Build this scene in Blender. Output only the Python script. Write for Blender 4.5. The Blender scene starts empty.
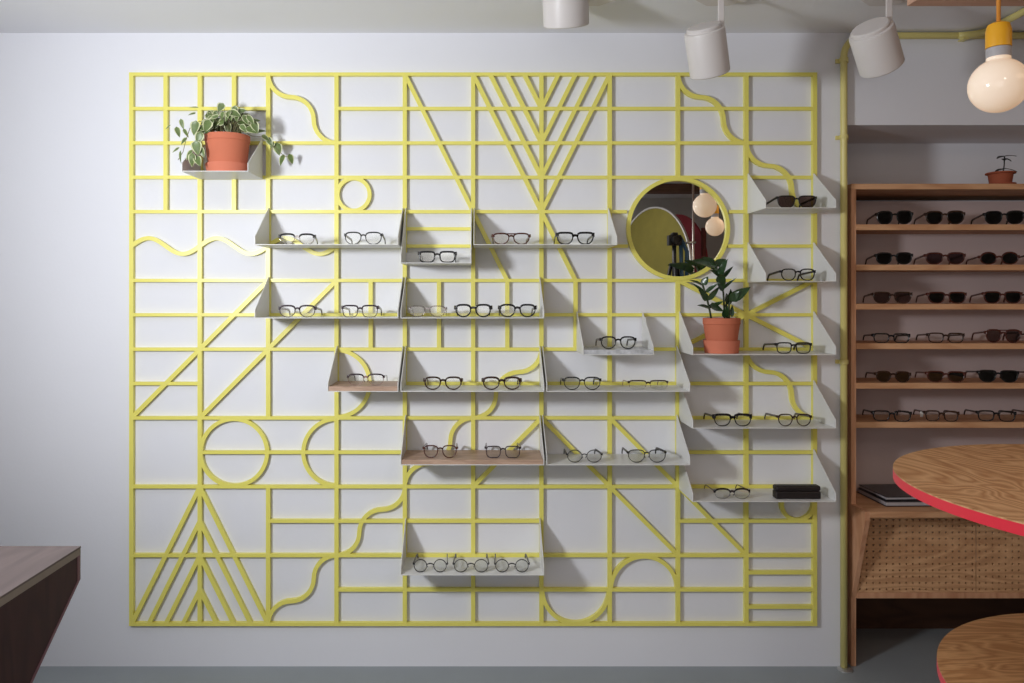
import bpy, bmesh, math, random
from mathutils import Vector, Matrix
random.seed(7)
C = bpy.context.scene.collection
PI = math.pi
F = 784.0; VX = 478.0; VY = 296.0; D = 2.8; S = F / D
EYE = (666.4 - VY) / S
CEIL = EYE + (VY - 33.0) / S
def at(px, py, y):                    # photo pixel -> point on the vertical plane at depth y
    z = D + y
    return Vector(((px - VX) * z / F, y, EYE - (py - VY) * z / F))

# ------------------------------------------------------------------ materials
def srgb(r, g, b):
    def f(c):
        c /= 255.0
        return c / 12.92 if c <= 0.04045 else ((c + 0.055) / 1.055) ** 2.4
    return (f(r), f(g), f(b), 1.0)
def mat(name, col, rough=0.5, metal=0.0, spec=0.5, bump=0.0, bscale=200.0, vary=0.0, vscale=6.0, coat=0.0):
    m = bpy.data.materials.new(name); m.use_nodes = True
    nt = m.node_tree; b = nt.nodes['Principled BSDF']
    b.inputs['Base Color'].default_value = col
    b.inputs['Roughness'].default_value = rough
    b.inputs['Metallic'].default_value = metal
    b.inputs['Specular IOR Level'].default_value = spec
    b.inputs['Coat Weight'].default_value = coat
    tc = nt.nodes.new('ShaderNodeTexCoord')
    n = nt.nodes.new('ShaderNodeTexNoise'); n.inputs['Scale'].default_value = vscale; n.inputs['Detail'].default_value = 5
    nt.links.new(tc.outputs['Object'], n.inputs['Vector'])
    mx = nt.nodes.new('ShaderNodeMix'); mx.data_type = 'RGBA'
    mx.inputs[6].default_value = tuple(c * (1 - vary) for c in col[:3]) + (1,)
    mx.inputs[7].default_value = tuple(min(1, c * (1 + vary)) for c in col[:3]) + (1,)
    nt.links.new(n.outputs['Fac'], mx.inputs[0]); nt.links.new(mx.outputs[2], b.inputs['Base Color'])
    if bump:
        n2 = nt.nodes.new('ShaderNodeTexNoise'); n2.inputs['Scale'].default_value = bscale; n2.inputs['Detail'].default_value = 3
        nt.links.new(tc.outputs['Object'], n2.inputs['Vector'])
        bp = nt.nodes.new('ShaderNodeBump'); bp.inputs['Strength'].default_value = bump; bp.inputs['Distance'].default_value = 0.002
        nt.links.new(n2.outputs['Fac'], bp.inputs['Height']); nt.links.new(bp.outputs['Normal'], b.inputs['Normal'])
    return m
def wood(name, c1, c2, axis=0, scale=1.0, rough=0.5, rings=9.0, aniso=6.0):
    """grain runs along `axis`; a swirling cathedral grain from a noise-distorted wave"""
    m = bpy.data.materials.new(name); m.use_nodes = True
    nt = m.node_tree; b = nt.nodes['Principled BSDF']; b.inputs['Roughness'].default_value = rough
    b.inputs['Specular IOR Level'].default_value = 0.35
    tc = nt.nodes.new('ShaderNodeTexCoord'); mp = nt.nodes.new('ShaderNodeMapping')
    sc = [aniso * scale] * 3; sc[axis] = 1.0 * scale
    mp.inputs['Scale'].default_value = sc
    nt.links.new(tc.outputs['Object'], mp.inputs['Vector'])
    n = nt.nodes.new('ShaderNodeTexNoise'); n.inputs['Scale'].default_value = 1.1; n.inputs['Detail'].default_value = 3; n.inputs['Distortion'].default_value = 0.6
    nt.links.new(mp.outputs['Vector'], n.inputs['Vector'])
    mul = nt.nodes.new('ShaderNodeMath'); mul.operation = 'MULTIPLY'; mul.inputs[1].default_value = rings
    nt.links.new(n.outputs['Fac'], mul.inputs[0])
    fr = nt.nodes.new('ShaderNodeMath'); fr.operation = 'PINGPONG'; fr.inputs[1].default_value = 0.5
    nt.links.new(mul.outputs[0], fr.inputs[0])
    mp2 = nt.nodes.new('ShaderNodeMapping'); sc2 = [160.0 * scale] * 3; sc2[axis] = 5.0 * scale
    mp2.inputs['Scale'].default_value = sc2
    nt.links.new(tc.outputs['Object'], mp2.inputs['Vector'])
    n2 = nt.nodes.new('ShaderNodeTexNoise'); n2.inputs['Scale'].default_value = 1.0; n2.inputs['Detail'].default_value = 2
    nt.links.new(mp2.outputs['Vector'], n2.inputs['Vector'])
    add = nt.nodes.new('ShaderNodeMath'); add.operation = 'MULTIPLY_ADD'; add.inputs[1].default_value = 1.35
    nt.links.new(fr.outputs[0], add.inputs[0]); 
    m3 = nt.nodes.new('ShaderNodeMath'); m3.operation = 'MULTIPLY'; m3.inputs[1].default_value = 0.45
    nt.links.new(n2.outputs['Fac'], m3.inputs[0]); nt.links.new(m3.outputs[0], add.inputs[2])
    mx = nt.nodes.new('ShaderNodeMix'); mx.data_type = 'RGBA'; mx.inputs[6].default_value = c1; mx.inputs[7].default_value = c2
    nt.links.new(add.outputs[0], mx.inputs[0]); nt.links.new(mx.outputs[2], b.inputs['Base Color'])
    return m
def glass(name, tint, refl=0.08, rough=0.02):
    m = bpy.data.materials.new(name); m.use_nodes = True
    nt = m.node_tree; nt.nodes.remove(nt.nodes['Principled BSDF']); out = nt.nodes['Material Output']
    t = nt.nodes.new('ShaderNodeBsdfTransparent'); t.inputs['Color'].default_value = tint
    g = nt.nodes.new('ShaderNodeBsdfGlossy'); g.inputs['Roughness'].default_value = rough
    fr = nt.nodes.new('ShaderNodeFresnel'); fr.inputs['IOR'].default_value = 1.45
    ad = nt.nodes.new('ShaderNodeMath'); ad.operation = 'ADD'; ad.inputs[1].default_value = refl * 0.3
    nt.links.new(fr.outputs[0], ad.inputs[0])
    mx = nt.nodes.new('ShaderNodeMixShader')
    nt.links.new(ad.outputs[0], mx.inputs[0]); nt.links.new(t.outputs[0], mx.inputs[1]); nt.links.new(g.outputs[0], mx.inputs[2])
    nt.links.new(mx.outputs[0], out.inputs['Surface'])
    return m
def emit_mat(name, col, strength, base):
    m = mat(name, base, rough=0.12)
    b = m.node_tree.nodes['Principled BSDF']
    b.inputs['Emission Color'].default_value = col; b.inputs['Emission Strength'].default_value = strength
    return m

M = {}
M['wall'] = mat('wall_paint', (0.79, 0.795, 0.84, 1), 0.75, spec=0.2, bump=0.15, bscale=90, vary=0.015, vscale=2.5)
M['ceiling'] = mat('ceiling_paint', (0.88, 0.88, 0.91, 1), 0.85, spec=0.1, vary=0.02, vscale=2)
M['floor'] = mat('floor_concrete', (0.30, 0.33, 0.35, 1), 0.45, spec=0.4, vary=0.12, vscale=3, bump=0.05, bscale=40)
M['rear'] = mat('rear_paint', (0.64, 0.62, 0.60, 1), 0.85, vary=0.03)
M['yellow'] = mat('yellow_enamel', (0.83, 0.76, 0.16, 1), 0.33, spec=0.5, vary=0.03, vscale=8)
M['pipe'] = mat('pipe_yellow', (0.72, 0.63, 0.23, 1), 0.35, vary=0.05, vscale=8)
M['white'] = mat('white_powder_coat', (0.74, 0.735, 0.72, 1), 0.38, spec=0.5, vary=0.015)
M['lamp'] = mat('lamp_white', (0.70, 0.66, 0.64, 1), 0.42, vary=0.015)
M['lampin'] = mat('lamp_inside', (0.25, 0.25, 0.25, 1), 0.4)
M['terra'] = mat('terracotta', srgb(200, 116, 88), 0.8, spec=0.2, bump=0.1, bscale=120, vary=0.08, vscale=14)
M['terra2'] = mat('terracotta_saucer', srgb(208, 124, 98), 0.8, spec=0.2, bump=0.1, bscale=120, vary=0.08, vscale=14)
M['terra_dark'] = mat('terracotta_worn', srgb(156, 84, 60), 0.8, spec=0.2, vary=0.15, vscale=30)
M['soil'] = mat('soil', (0.035, 0.025, 0.018, 1), 0.95, bump=0.8, bscale=150, vary=0.4, vscale=90)
M['leaf'] = mat('leaf_green', (0.125, 0.18, 0.055, 1), 0.4, vary=0.5, vscale=60)
M['cream'] = mat('leaf_cream', (0.58, 0.60, 0.36, 1), 0.45, vary=0.15, vscale=60)
M['stem'] = mat('stem_green', (0.16, 0.14, 0.06, 1), 0.6, vary=0.2)
M['zz'] = mat('dark_leaf', (0.022, 0.055, 0.018, 1), 0.22, vary=0.45, vscale=40)
M['zzstem'] = mat('dark_stem', (0.035, 0.05, 0.02, 1), 0.5, vary=0.3, vscale=40)
M['purple'] = mat('purple_leaf', (0.02, 0.022, 0.02, 1), 0.35, vary=0.3)
M['oak'] = wood('oak_top', srgb(172, 116, 72), srgb(230, 184, 136), 1, 1.5, 0.45, rings=26, aniso=1.7)
M['oaklow'] = wood('oak_lower', srgb(168, 112, 66), srgb(222, 170, 118), 0, 1.6, 0.45, rings=12)
M['ply'] = wood('plywood', srgb(182, 130, 92), srgb(214, 168, 128), 0, 1.3, 0.55, rings=6)
M['plyv'] = wood('plywood_upright', srgb(184, 128, 94), srgb(216, 166, 130), 2, 1.3, 0.55, rings=6)
M['peg'] = wood('pegboard_ply', srgb(178, 130, 92), srgb(224, 178, 134), 0, 1.4, 0.55, rings=9)
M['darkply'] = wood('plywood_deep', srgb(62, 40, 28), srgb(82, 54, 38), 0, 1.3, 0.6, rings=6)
M['backpanel'] = mat('back_panel_paint', (0.58, 0.47, 0.46, 1), 0.7, spec=0.2, vary=0.02)
M['red'] = mat('red_edge', srgb(236, 52, 70), 0.4, vary=0.02)
M['insert'] = wood('walnut_insert', srgb(162, 132, 112), srgb(194, 164, 142), 0, 2.6, 0.5, rings=7)
M['marble'] = mat('marble', (0.52, 0.53, 0.55, 1), 0.25, vary=0.65, vscale=60)
M['counter'] = wood('grey_stained_top', srgb(92, 80, 78), srgb(112, 98, 95), 1, 1.6, 0.5, rings=5)
M['counteredge'] = mat('counter_edge', srgb(146, 134, 122), 0.6, vary=0.1, vscale=40)
M['counterdark'] = wood('dark_stained_ply', srgb(50, 22, 24), srgb(66, 34, 34), 2, 1.6, 0.6, rings=6)
M['countermauve'] = mat('mauve_edge', srgb(120, 80, 88), 0.5, vary=0.08)
M['black'] = mat('black_acetate', (0.008, 0.008, 0.010, 1), 0.16, vary=0.2, vscale=60)
M['blackm'] = mat('black_metal', (0.012, 0.012, 0.014, 1), 0.3, vary=0.2, vscale=60)
M['tort'] = mat('dark_tortoise', (0.035, 0.014, 0.008, 1), 0.18, vary=0.8, vscale=90)
M['redt'] = mat('red_brown_acetate', (0.075, 0.018, 0.012, 1), 0.2, vary=0.5, vscale=90)
M['plum'] = mat('plum_acetate', (0.028, 0.012, 0.022, 1), 0.2, vary=0.4, vscale=70)
M['gun'] = mat('gunmetal', (0.16, 0.15, 0.16, 1), 0.28, metal=0.9, vary=0.1)
M['rose'] = mat('rose_metal', (0.32, 0.20, 0.18, 1), 0.3, metal=0.8, vary=0.1)
M['clearf'] = glass('clear_acetate', (0.80, 0.76, 0.76, 1), 0.2, 0.1)
M['lens'] = glass('clear_lens', (0.965, 0.97, 0.965, 1), 0.10)
M['dlens'] = glass('dark_lens', (0.055, 0.045, 0.045, 1), 0.10)
M['blens'] = glass('brown_lens', (0.40, 0.32, 0.31, 1), 0.10)
M['glens'] = glass('green_lens', (0.05, 0.055, 0.06, 1), 0.12)
M['mlens'] = glass('mauve_lens', (0.30, 0.22, 0.24, 1), 0.12)
M['case'] = mat('case_black', (0.012, 0.008, 0.008, 1), 0.5, bump=0.3, bscale=400, vary=0.2)
M['tag'] = mat('paper_tag', (0.8, 0.8, 0.78, 1), 0.7)
M['bookd'] = mat('book_cover', (0.018, 0.016, 0.02, 1), 0.35, vary=0.2)
M['pages'] = mat('book_pages', (0.40, 0.38, 0.40, 1), 0.8, vary=0.1, vscale=80)
M['bulb'] = emit_mat('opal_bulb', srgb(255, 210, 165), 0.36, (0.80, 0.74, 0.66, 1))
M['socket'] = mat('socket_orange', srgb(238, 172, 30), 0.35, vary=0.03)
M['collar'] = mat('collar_grey', (0.42, 0.40, 0.41, 1), 0.5)
M['cord'] = mat('cord_orange', srgb(228, 150, 60), 0.6)
M['canopy'] = wood('canopy_ply', srgb(196, 150, 126), srgb(232, 190, 164), 0, 1.2, 0.6, rings=6)
M['silver'] = mat('silver', (0.6, 0.6, 0.6, 1), 0.35, metal=0.8)
mm = mat('mirror_glass', (0.88, 0.88, 0.86, 1), 0.0, metal=1.0); M['mirror'] = mm
M['olive'] = mat('olive_fabric', (0.23, 0.20, 0.035, 1), 0.8, vary=0.15, vscale=12)
M['crimson'] = mat('crimson_fabric', (0.30, 0.02, 0.036, 1), 0.7, vary=0.1)
M['camera'] = mat('camera_black', (0.015, 0.018, 0.025, 1), 0.4)
M['strap'] = mat('blue_strap', (0.03, 0.09, 0.17, 1), 0.6, vary=0.2)
M['poled'] = mat('brown_red_pole', (0.14, 0.035, 0.03, 1), 0.5)
M['beam'] = wood('brown_beam', srgb(96, 70, 56), srgb(120, 90, 72), 0, 1.0, 0.7)

# ------------------------------------------------------------------ mesh helpers
class MB:
    def __init__(s): s.v = []; s.f = []; s.m = []; s.mi = 0; s.sm = []; s.smooth = False
    def add(s, vs, fs):
        o = len(s.v); s.v += [tuple(v) for v in vs]
        for f in fs: s.f.append(tuple(i + o for i in f)); s.m.append(s.mi); s.sm.append(s.smooth)
    def box(s, x0, x1, y0, y1, z0, z1):
        vs = [(x, y, z) for z in (z0, z1) for y in (y0, y1) for x in (x0, x1)]
        s.add(vs, [(0, 2, 3, 1), (4, 5, 7, 6), (0, 1, 5, 4), (2, 6, 7, 3), (0, 4, 6, 2), (1, 3, 7, 5)])
    def prism(s, poly, ext, off=(0, 0, 0)):           # poly: list of 3D points, ext: extrusion vector
        n = len(poly); e = Vector(ext); P = [Vector(p) + Vector(off) for p in poly]
        vs = P + [p + e for p in P]
        fs = [tuple(range(n))[::-1], tuple(range(n, 2 * n))] + [(i, (i + 1) % n, n + (i + 1) % n, n + i) for i in range(n)]
        s.add(vs, fs)
    def sweep(s, path, prof, up=(0, 1, 0), closed=False):   # prof: list of (a along side, b along up)
        P = [Vector(p) for p in path]; n = len(P); k = len(prof); up = Vector(up).normalized(); vs = []
        for i, p in enumerate(P):
            if closed: t = P[(i + 1) % n] - P[i - 1]
            else: t = P[min(i + 1, n - 1)] - P[max(i - 1, 0)]
            t.normalize(); side = t.cross(up)
            if side.length < 1e-5: side = Vector((1, 0, 0))
            side.normalize(); u = side.cross(t)
            # mitre
            sc = 1.0
            if 0 < i < n - 1 or closed:
                t0 = (P[i] - P[i - 1]).normalized(); d = max(0.35, t.dot(t0)); sc = 1.0 / d
            for a, b in prof: vs.append(p + side * a * sc + u * b)
        fs = []
        for i in range(n if closed else n - 1):
            j = (i + 1) % n
            for q in range(k): fs.append((i * k + q, i * k + (q + 1) % k, j * k + (q + 1) % k, j * k + q))
        if not closed: fs += [tuple(range(k))[::-1], tuple((n - 1) * k + q for q in range(k))]
        s.add(vs, fs)
    def tube(s, path, r, n=10, up=(0, 0, 1), closed=False):
        sm = s.smooth; s.smooth = True
        s.sweep(path, [(r * math.cos(2 * PI * i / n), r * math.sin(2 * PI * i / n)) for i in range(n)], up, closed); s.smooth = sm
    def lathe(s, prof, n=40, o=(0, 0, 0), cap=True, mat4=None):    # prof: (r, z)
        vs = []; k = len(prof)
        for i in range(n):
            a = 2 * PI * i / n
            for r, z in prof:
                v = Vector((r * math.cos(a), r * math.sin(a), z))
                if mat4 is not None: v = mat4 @ v
                vs.append(v + Vector(o))
        fs = [(i * k + q, ((i + 1) % n) * k + q, ((i + 1) % n) * k + q + 1, i * k + q + 1) for i in range(n) for q in range(k - 1)]
        if cap:
            if prof[0][0] > 1e-6: fs.append(tuple(i * k for i in range(n))[::-1])
            if prof[-1][0] > 1e-6: fs.append(tuple(i * k + k - 1 for i in range(n)))
        s.add(vs, fs)
    def build(s, name, mats, parent=None, loc=None, bevel=0.0, label=None, autosmooth=False):
        me = bpy.data.meshes.new(name); o0 = Vector(loc) if loc is not None else Vector((0, 0, 0))
        me.from_pydata([tuple(Vector(v) - o0) for v in s.v], [], s.f)
        for m in (mats if isinstance(mats, (list, tuple)) else [mats]): me.materials.append(m)
        for p, i, q in zip(me.polygons, s.m, s.sm): p.material_index = i; p.use_smooth = q
        bm = bmesh.new(); bm.from_mesh(me); bmesh.ops.remove_doubles(bm, verts=bm.verts, dist=1e-6); bmesh.ops.recalc_face_normals(bm, faces=bm.faces); bm.to_mesh(me); bm.free()
        if autosmooth:
            for p in me.polygons: p.use_smooth = True
            me.set_sharp_from_angle(angle=math.radians(35))
        o = bpy.data.objects.new(name, me); C.objects.link(o); o.location = o0
        if parent is not None:
            o.parent = parent
            pw = Vector((0, 0, 0)); q = parent
            while q is not None: pw += q.location; q = q.parent
            o.location = o0 - pw
        if bevel:
            b = o.modifiers.new('bevel', 'BEVEL'); b.width = bevel; b.segments = 2; b.limit_method = 'ANGLE'
        if label: o['label'] = label
        return o
def tag(o, label, cat, group=None):
    o['label'] = label; o['category'] = cat
    if group: o['group'] = group
    return o
def thing(name, loc, label, cat, group=None):
    o = bpy.data.objects.new(name, None); o.empty_display_size = 0.05; C.objects.link(o); o.location = loc
    return tag(o, label, cat, group)
def struct(name, mb, m, **k):
    o = mb.build(name, m, **k); o['kind'] = 'structure'; return o

# ------------------------------------------------------------------ setting
XR = 1.318                    # right end of the white wall
NB = 0.34                     # recess depth
BULK = EYE + (VY - 125) / S
XL, XRR, YB = -3.3, 3.3, -4.5
b = MB(); b.box(XL, XRR, YB - .1, 0.5, -0.1, 0.0); struct('floor', b, M['floor'])
b = MB(); b.box(XL, XRR, YB - .1, 0.5, CEIL, CEIL + 0.1); struct('ceiling', b, M['ceiling'])
b = MB(); b.box(XL, XR, 0.0, NB + .1, 0.0, CEIL); struct('wall_back', b, M['wall'])
b = MB(); b.box(XR, XRR, NB, NB + .1, 0.0, CEIL); struct('wall_recess', b, M['wall'])
b = MB(); b.box(XR, XRR, 0.0, NB, BULK, CEIL); struct('trim_1', b, M['wall'])
b = MB(); b.box(XL - .1, XL, YB, NB + .1, 0.0, CEIL); struct('wall_left', b, M['wall'])
b = MB(); b.box(XRR, XRR + .1, YB, NB + .1, 0.0, CEIL); struct('wall_right', b, M['rear'])
b = MB(); b.box(XL, XRR, YB - .1, YB, 0.0, CEIL); struct('wall_rear', b, M['rear'])
b = MB(); b.box(XL, XRR, -3.75, -3.6, CEIL - 0.065, CEIL); struct('trim_2', b, M['beam'])

# ------------------------------------------------------------------ yellow grid
GY = -0.016                    # front plane of the bars
RW = 0.0148                    # bar width
gx = lambda c: (131.2 + 68.38 * c - VX) * (D + GY) / F
gz = lambda r: EYE - (74.0 + 34.4 * r - VY) * (D + GY) / F
CELL = 68.38 * (D + GY) / F; ROW = 34.4 * (D + GY) / F
grid = thing('wall_grid', (gx(5), 0, gz(16)), 'large yellow metal lattice of bars, curves and rings mounted on the white wall', 'wall grid')
BP = [(-RW / 2, -0.0078), (RW / 2, -0.0078), (RW / 2, 0.0078), (-RW / 2, 0.0078)]
def bar(name, pts, wide=1.0):
    m = MB(); jit = random.uniform(-.0009, 0); m.sweep([(gx(c), GY / 2, gz(r)) for c, r in pts], [(a * wide, bb + (jit if bb < 0 else 0)) for a, bb in BP], (0, 1, 0)); m.build(name, M['yellow'], grid)
def V(c, r0, r1): bar('vertical_bar', [(c, r0), (c, r1)])
def H(r, c0, c1): bar('horizontal_bar', [(c0, r), (c1, r)], 0.8)
def G(*p): bar('diagonal_bar', p)
for c in (0, 1, 3, 4, 5, 6, 7, 9, 10): V(c, 0, 16)
for a in ((.5, 0, 4), (1.5, 0, 4), (2, 0, 10), (2, 12, 16), (3.5, 6, 8), (4.5, 6, 8), (5.5, 6, 8), (6.5, 6, 8), (8, 0, 3), (8, 6, 16)): V(*a)
for a in ((0, -.0325, 10.0325), (1, 0, 2), (1, 3, 10), (2, 0, 10), (3, 0, 10), (4, 0, 7.25), (4, 8.75, 10), (4.5, 4, 5), (5, 2, 7.27), (5, 8.73, 10), (6, 0, 10), (7, 0, 10), (8, 0, 10),
          (9, 0, 1), (9, 3, 10), (10, 0, 10), (11, 1, 4), (11, 8, 10), (12, 0, 10), (13, 2, 6), (13, 8, 10), (14, 0, 10), (14.5, 9, 10), (15, 3, 10), (15.5, 9, 10), (16, -.0325, 10.0325)): H(*a)
for k in range(4):
    G((5 + .25 * k, 0), (6, 4 - k)); G((7 - .25 * k, 0), (6, 4 - k))
    G((1, 12 + k), (.25 * k, 16)); G((1, 12 + k), (2 - .25 * k, 16))
for p in (((0, 10), (2, 6)), ((1, 10), (3, 6)), ((4, 0), (5.5, 6)), ((6, 4), (6.5, 6)), ((6, 10), (5, 12)), ((6, 10), (8, 14)), ((7, 10), (9, 14)), ((8, 6), (10, 8)), ((8, 8), (10, 6))): G(*p)
def curve(pts): bar('curved_bar', pts)
def arcs(seq):
    out = []
    for (cx, cr, a0, a1) in seq:         # centre in thirds of a cell, angles in degrees, image orientation (r downwards)
        for i in range(9):
            a = math.radians(a0 + (a1 - a0) * i / 8)
            out.append((cx + math.cos(a) / 3, cr + math.sin(a) * 2 / 3))
        out = out[:-1] if (cx, cr, a0, a1) != seq[-1] else out
    return out
def stair_down(c, r):    # from (c,r) to (c+1,r+2)
    curve(arcs([(c + 1/3, r, 180, 90), (c + 1/3, r + 4/3, -90, 0), (c + 1, r + 4/3, 180, 90)]))
def stair_up_a(c, r):    # from (c,r) up to (c+1,r-2): starts vertical, ends horizontal
    curve(arcs([(c + 1/3, r, 180, 270), (c + 1/3, r - 4/3, 90, 0), (c + 1, r - 4/3, 180, 270)]))
def stair_up_b(c, r):    # starts horizontal, ends vertical
    curve(arcs([(c, r - 2/3, 90, 0), (c + 2/3, r - 2/3, 180, 270), (c + 2/3, r - 2, 90, 0)]))
stair_down(2, 0); stair_down(8, 0); stair_down(9, 2); stair_down(9, 8)
stair_up_a(2, 16); stair_up_a(4, 12); stair_up_b(3, 14); stair_up_b(5, 10)
def wave(c): curve([(c + i / 24, 5 - .23 * math.sin(2 * PI * i / 24)) for i in range(25)])
for c in range(3): wave(c)
def ring(c, r, R, a0=0, a1=360):         # R in cells
    n = 48; full = a1 - a0 == 360
    m = MB(); m.sweep([(gx(c) + R * CELL * math.cos(math.radians(a0 + (a1 - a0) * i / n)), GY / 2, gz(r) - R * ROW * 2 * math.sin(math.radians(a0 + (a1 - a0) * i / n))) for i in range(n if full else n + 1)], [(a * .95, bb + (-.0010 if bb < 0 else 0)) for a, bb in BP], (0, 1, 0), full)
    m.build('ring' if full else 'curved_bar', M['yellow'], grid)
ring(3.25, 3.5, .235); ring(1.5, 11, .485); ring(9.75, 12.5, .235)
ring(3, 11, .485, 90, 270); ring(3, 9, .485, -90, 90); ring(6.5, 15, .485, 0, 180); ring(7.5, 15, .485, 180, 360)

# round mirror in the grid
mc = at(678.5, 228.5, -0.02)
mir = thing('round_mirror', (mc.x, 0, mc.z - 0.18), 'round mirror with a yellow rim set into the wall grid', 'mirror')
m = MB(); m.lathe([(0, 0), (.1715, 0), (.1715, .008), (0, .008)], 72, mat4=Matrix.Rotation(PI / 2 - .0033, 4, 'X'), o=(mc.x, -0.002, mc.z)); m.build('mirror_glass', M['mirror'], mir)
m = MB(); m.lathe([(.1700, 0.0), (.1835, 0.0), (.1835, .019), (.1700, .019), (.1700, 0.0)], 72, mat4=Matrix.Rotation(PI / 2, 4, 'X'), o=(mc.x, -0.0005, mc.z), cap=False); m.build('rim', M['yellow'], mir, autosmooth=True)

# ------------------------------------------------------------------ shelves
FY = -0.193                    # shelf front
SHELF = {}
def shelf(key, c0, c1, r, rt, label, insert=None, lip=0.0, x1=None):
    xa = gx(c0) + .0025; xb = (gx(c1) - .0050) if x1 is None else x1
    z = gz(r) - .0078; zt = gz(rt) + .012; t = .0025; yb = GY - .0012
    root = thing('wall_shelf', ((xa + xb) / 2, yb, z), label, 'shelf', 'shelves hung on the yellow grid')
    m = MB(); m.box(xa, xb, FY, yb, z, z + t)
    m.build('shelf_tray', M['white'], root, bevel=.0006)
    for x, s_ in ((xa, 1), (xb, -1)):
        m = MB()
        poly = [(x, yb, z + t), (x, yb, zt), (x, yb - .006, zt), (x, FY + .0005, z + .028), (x, FY + .0005, z + t)]
        m.prism(poly, (t * s_, 0, 0)); m.build('side_panel', M['white'], root, bevel=.0006)
    top = z + t
    if lip:
        m = MB(); m.box(xa + t, xb - t, yb - .003, yb, z + t, z + lip); m.build('back_lip', M['white'], root)
    if insert:
        th = .0175
        m = MB(); m.box(xa + t + .0005, xb - t - .0005, FY + .003, yb - .004, z + t, z + th)
        m.build('wood_insert' if insert == 'insert' else 'marble_slab', M[insert], root, bevel=.001, loc=((xa + xb) / 2, -.1, z))
        top = z + th
    SHELF[key] = top
shelf(1, 1, 1.93 + .07, 3, 2, 'small white shelf at the upper left holding the leafy potted plant', x1=gx(1.925))
shelf(2, 2, 4, 5, 4, 'white shelf of the top row at the left, two clear-lensed frames on it')
shelf(3, 4, 5, 5.5, 4, 'short white shelf with a back lip holding a single thick black frame', lip=.045)
shelf(4, 5, 7, 5, 4, 'white shelf just left of the round mirror with two frames')
shelf(5, 2, 4, 7, 6, 'white shelf below the one at the upper left, two plum frames on it')
shelf(6, 4, 6, 7, 6, 'white shelf with three pairs of glasses, the left one see-through')
shelf(7, 9, 10, 4, 3, 'short white shelf right of the mirror holding the dark sunglasses')
shelf(8, 9, 10, 6, 5, 'short white shelf with one thin frame, directly below the sunglasses shelf')
shelf(9, 6.5, 7.5, 8, 7, 'short white shelf with a marble slab below the round mirror', 'marble')
shelf(10, 8, 10, 8, 7, 'white shelf carrying the dark green potted plant and one frame')
shelf(11, 3, 4, 9, 8, 'short white shelf with a pale wood insert and one browline frame', 'insert')
shelf(12, 4, 6, 9, 8, 'white shelf with two dark round frames, above the wood-lined one')
shelf(13, 6, 8, 9, 8, 'white shelf with a round and a half-rim frame, under the marble shelf')
shelf(14, 4, 6, 11, 10, 'wide white shelf lined with a wood insert, two thin frames on it', 'insert')
shelf(15, 6, 8, 11, 10, 'white shelf with two wire frames, right of the wide wood-lined shelf')
shelf(16, 8, 10, 10, 9, 'white shelf at the right under the plant shelf with two black frames')
shelf(17, 8, 10, 12, 11, 'lowest white shelf at the right, a black case on it')
shelf(18, 4, 6, 14, 13, 'lowest white shelf of the wall with three round wire frames')

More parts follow.
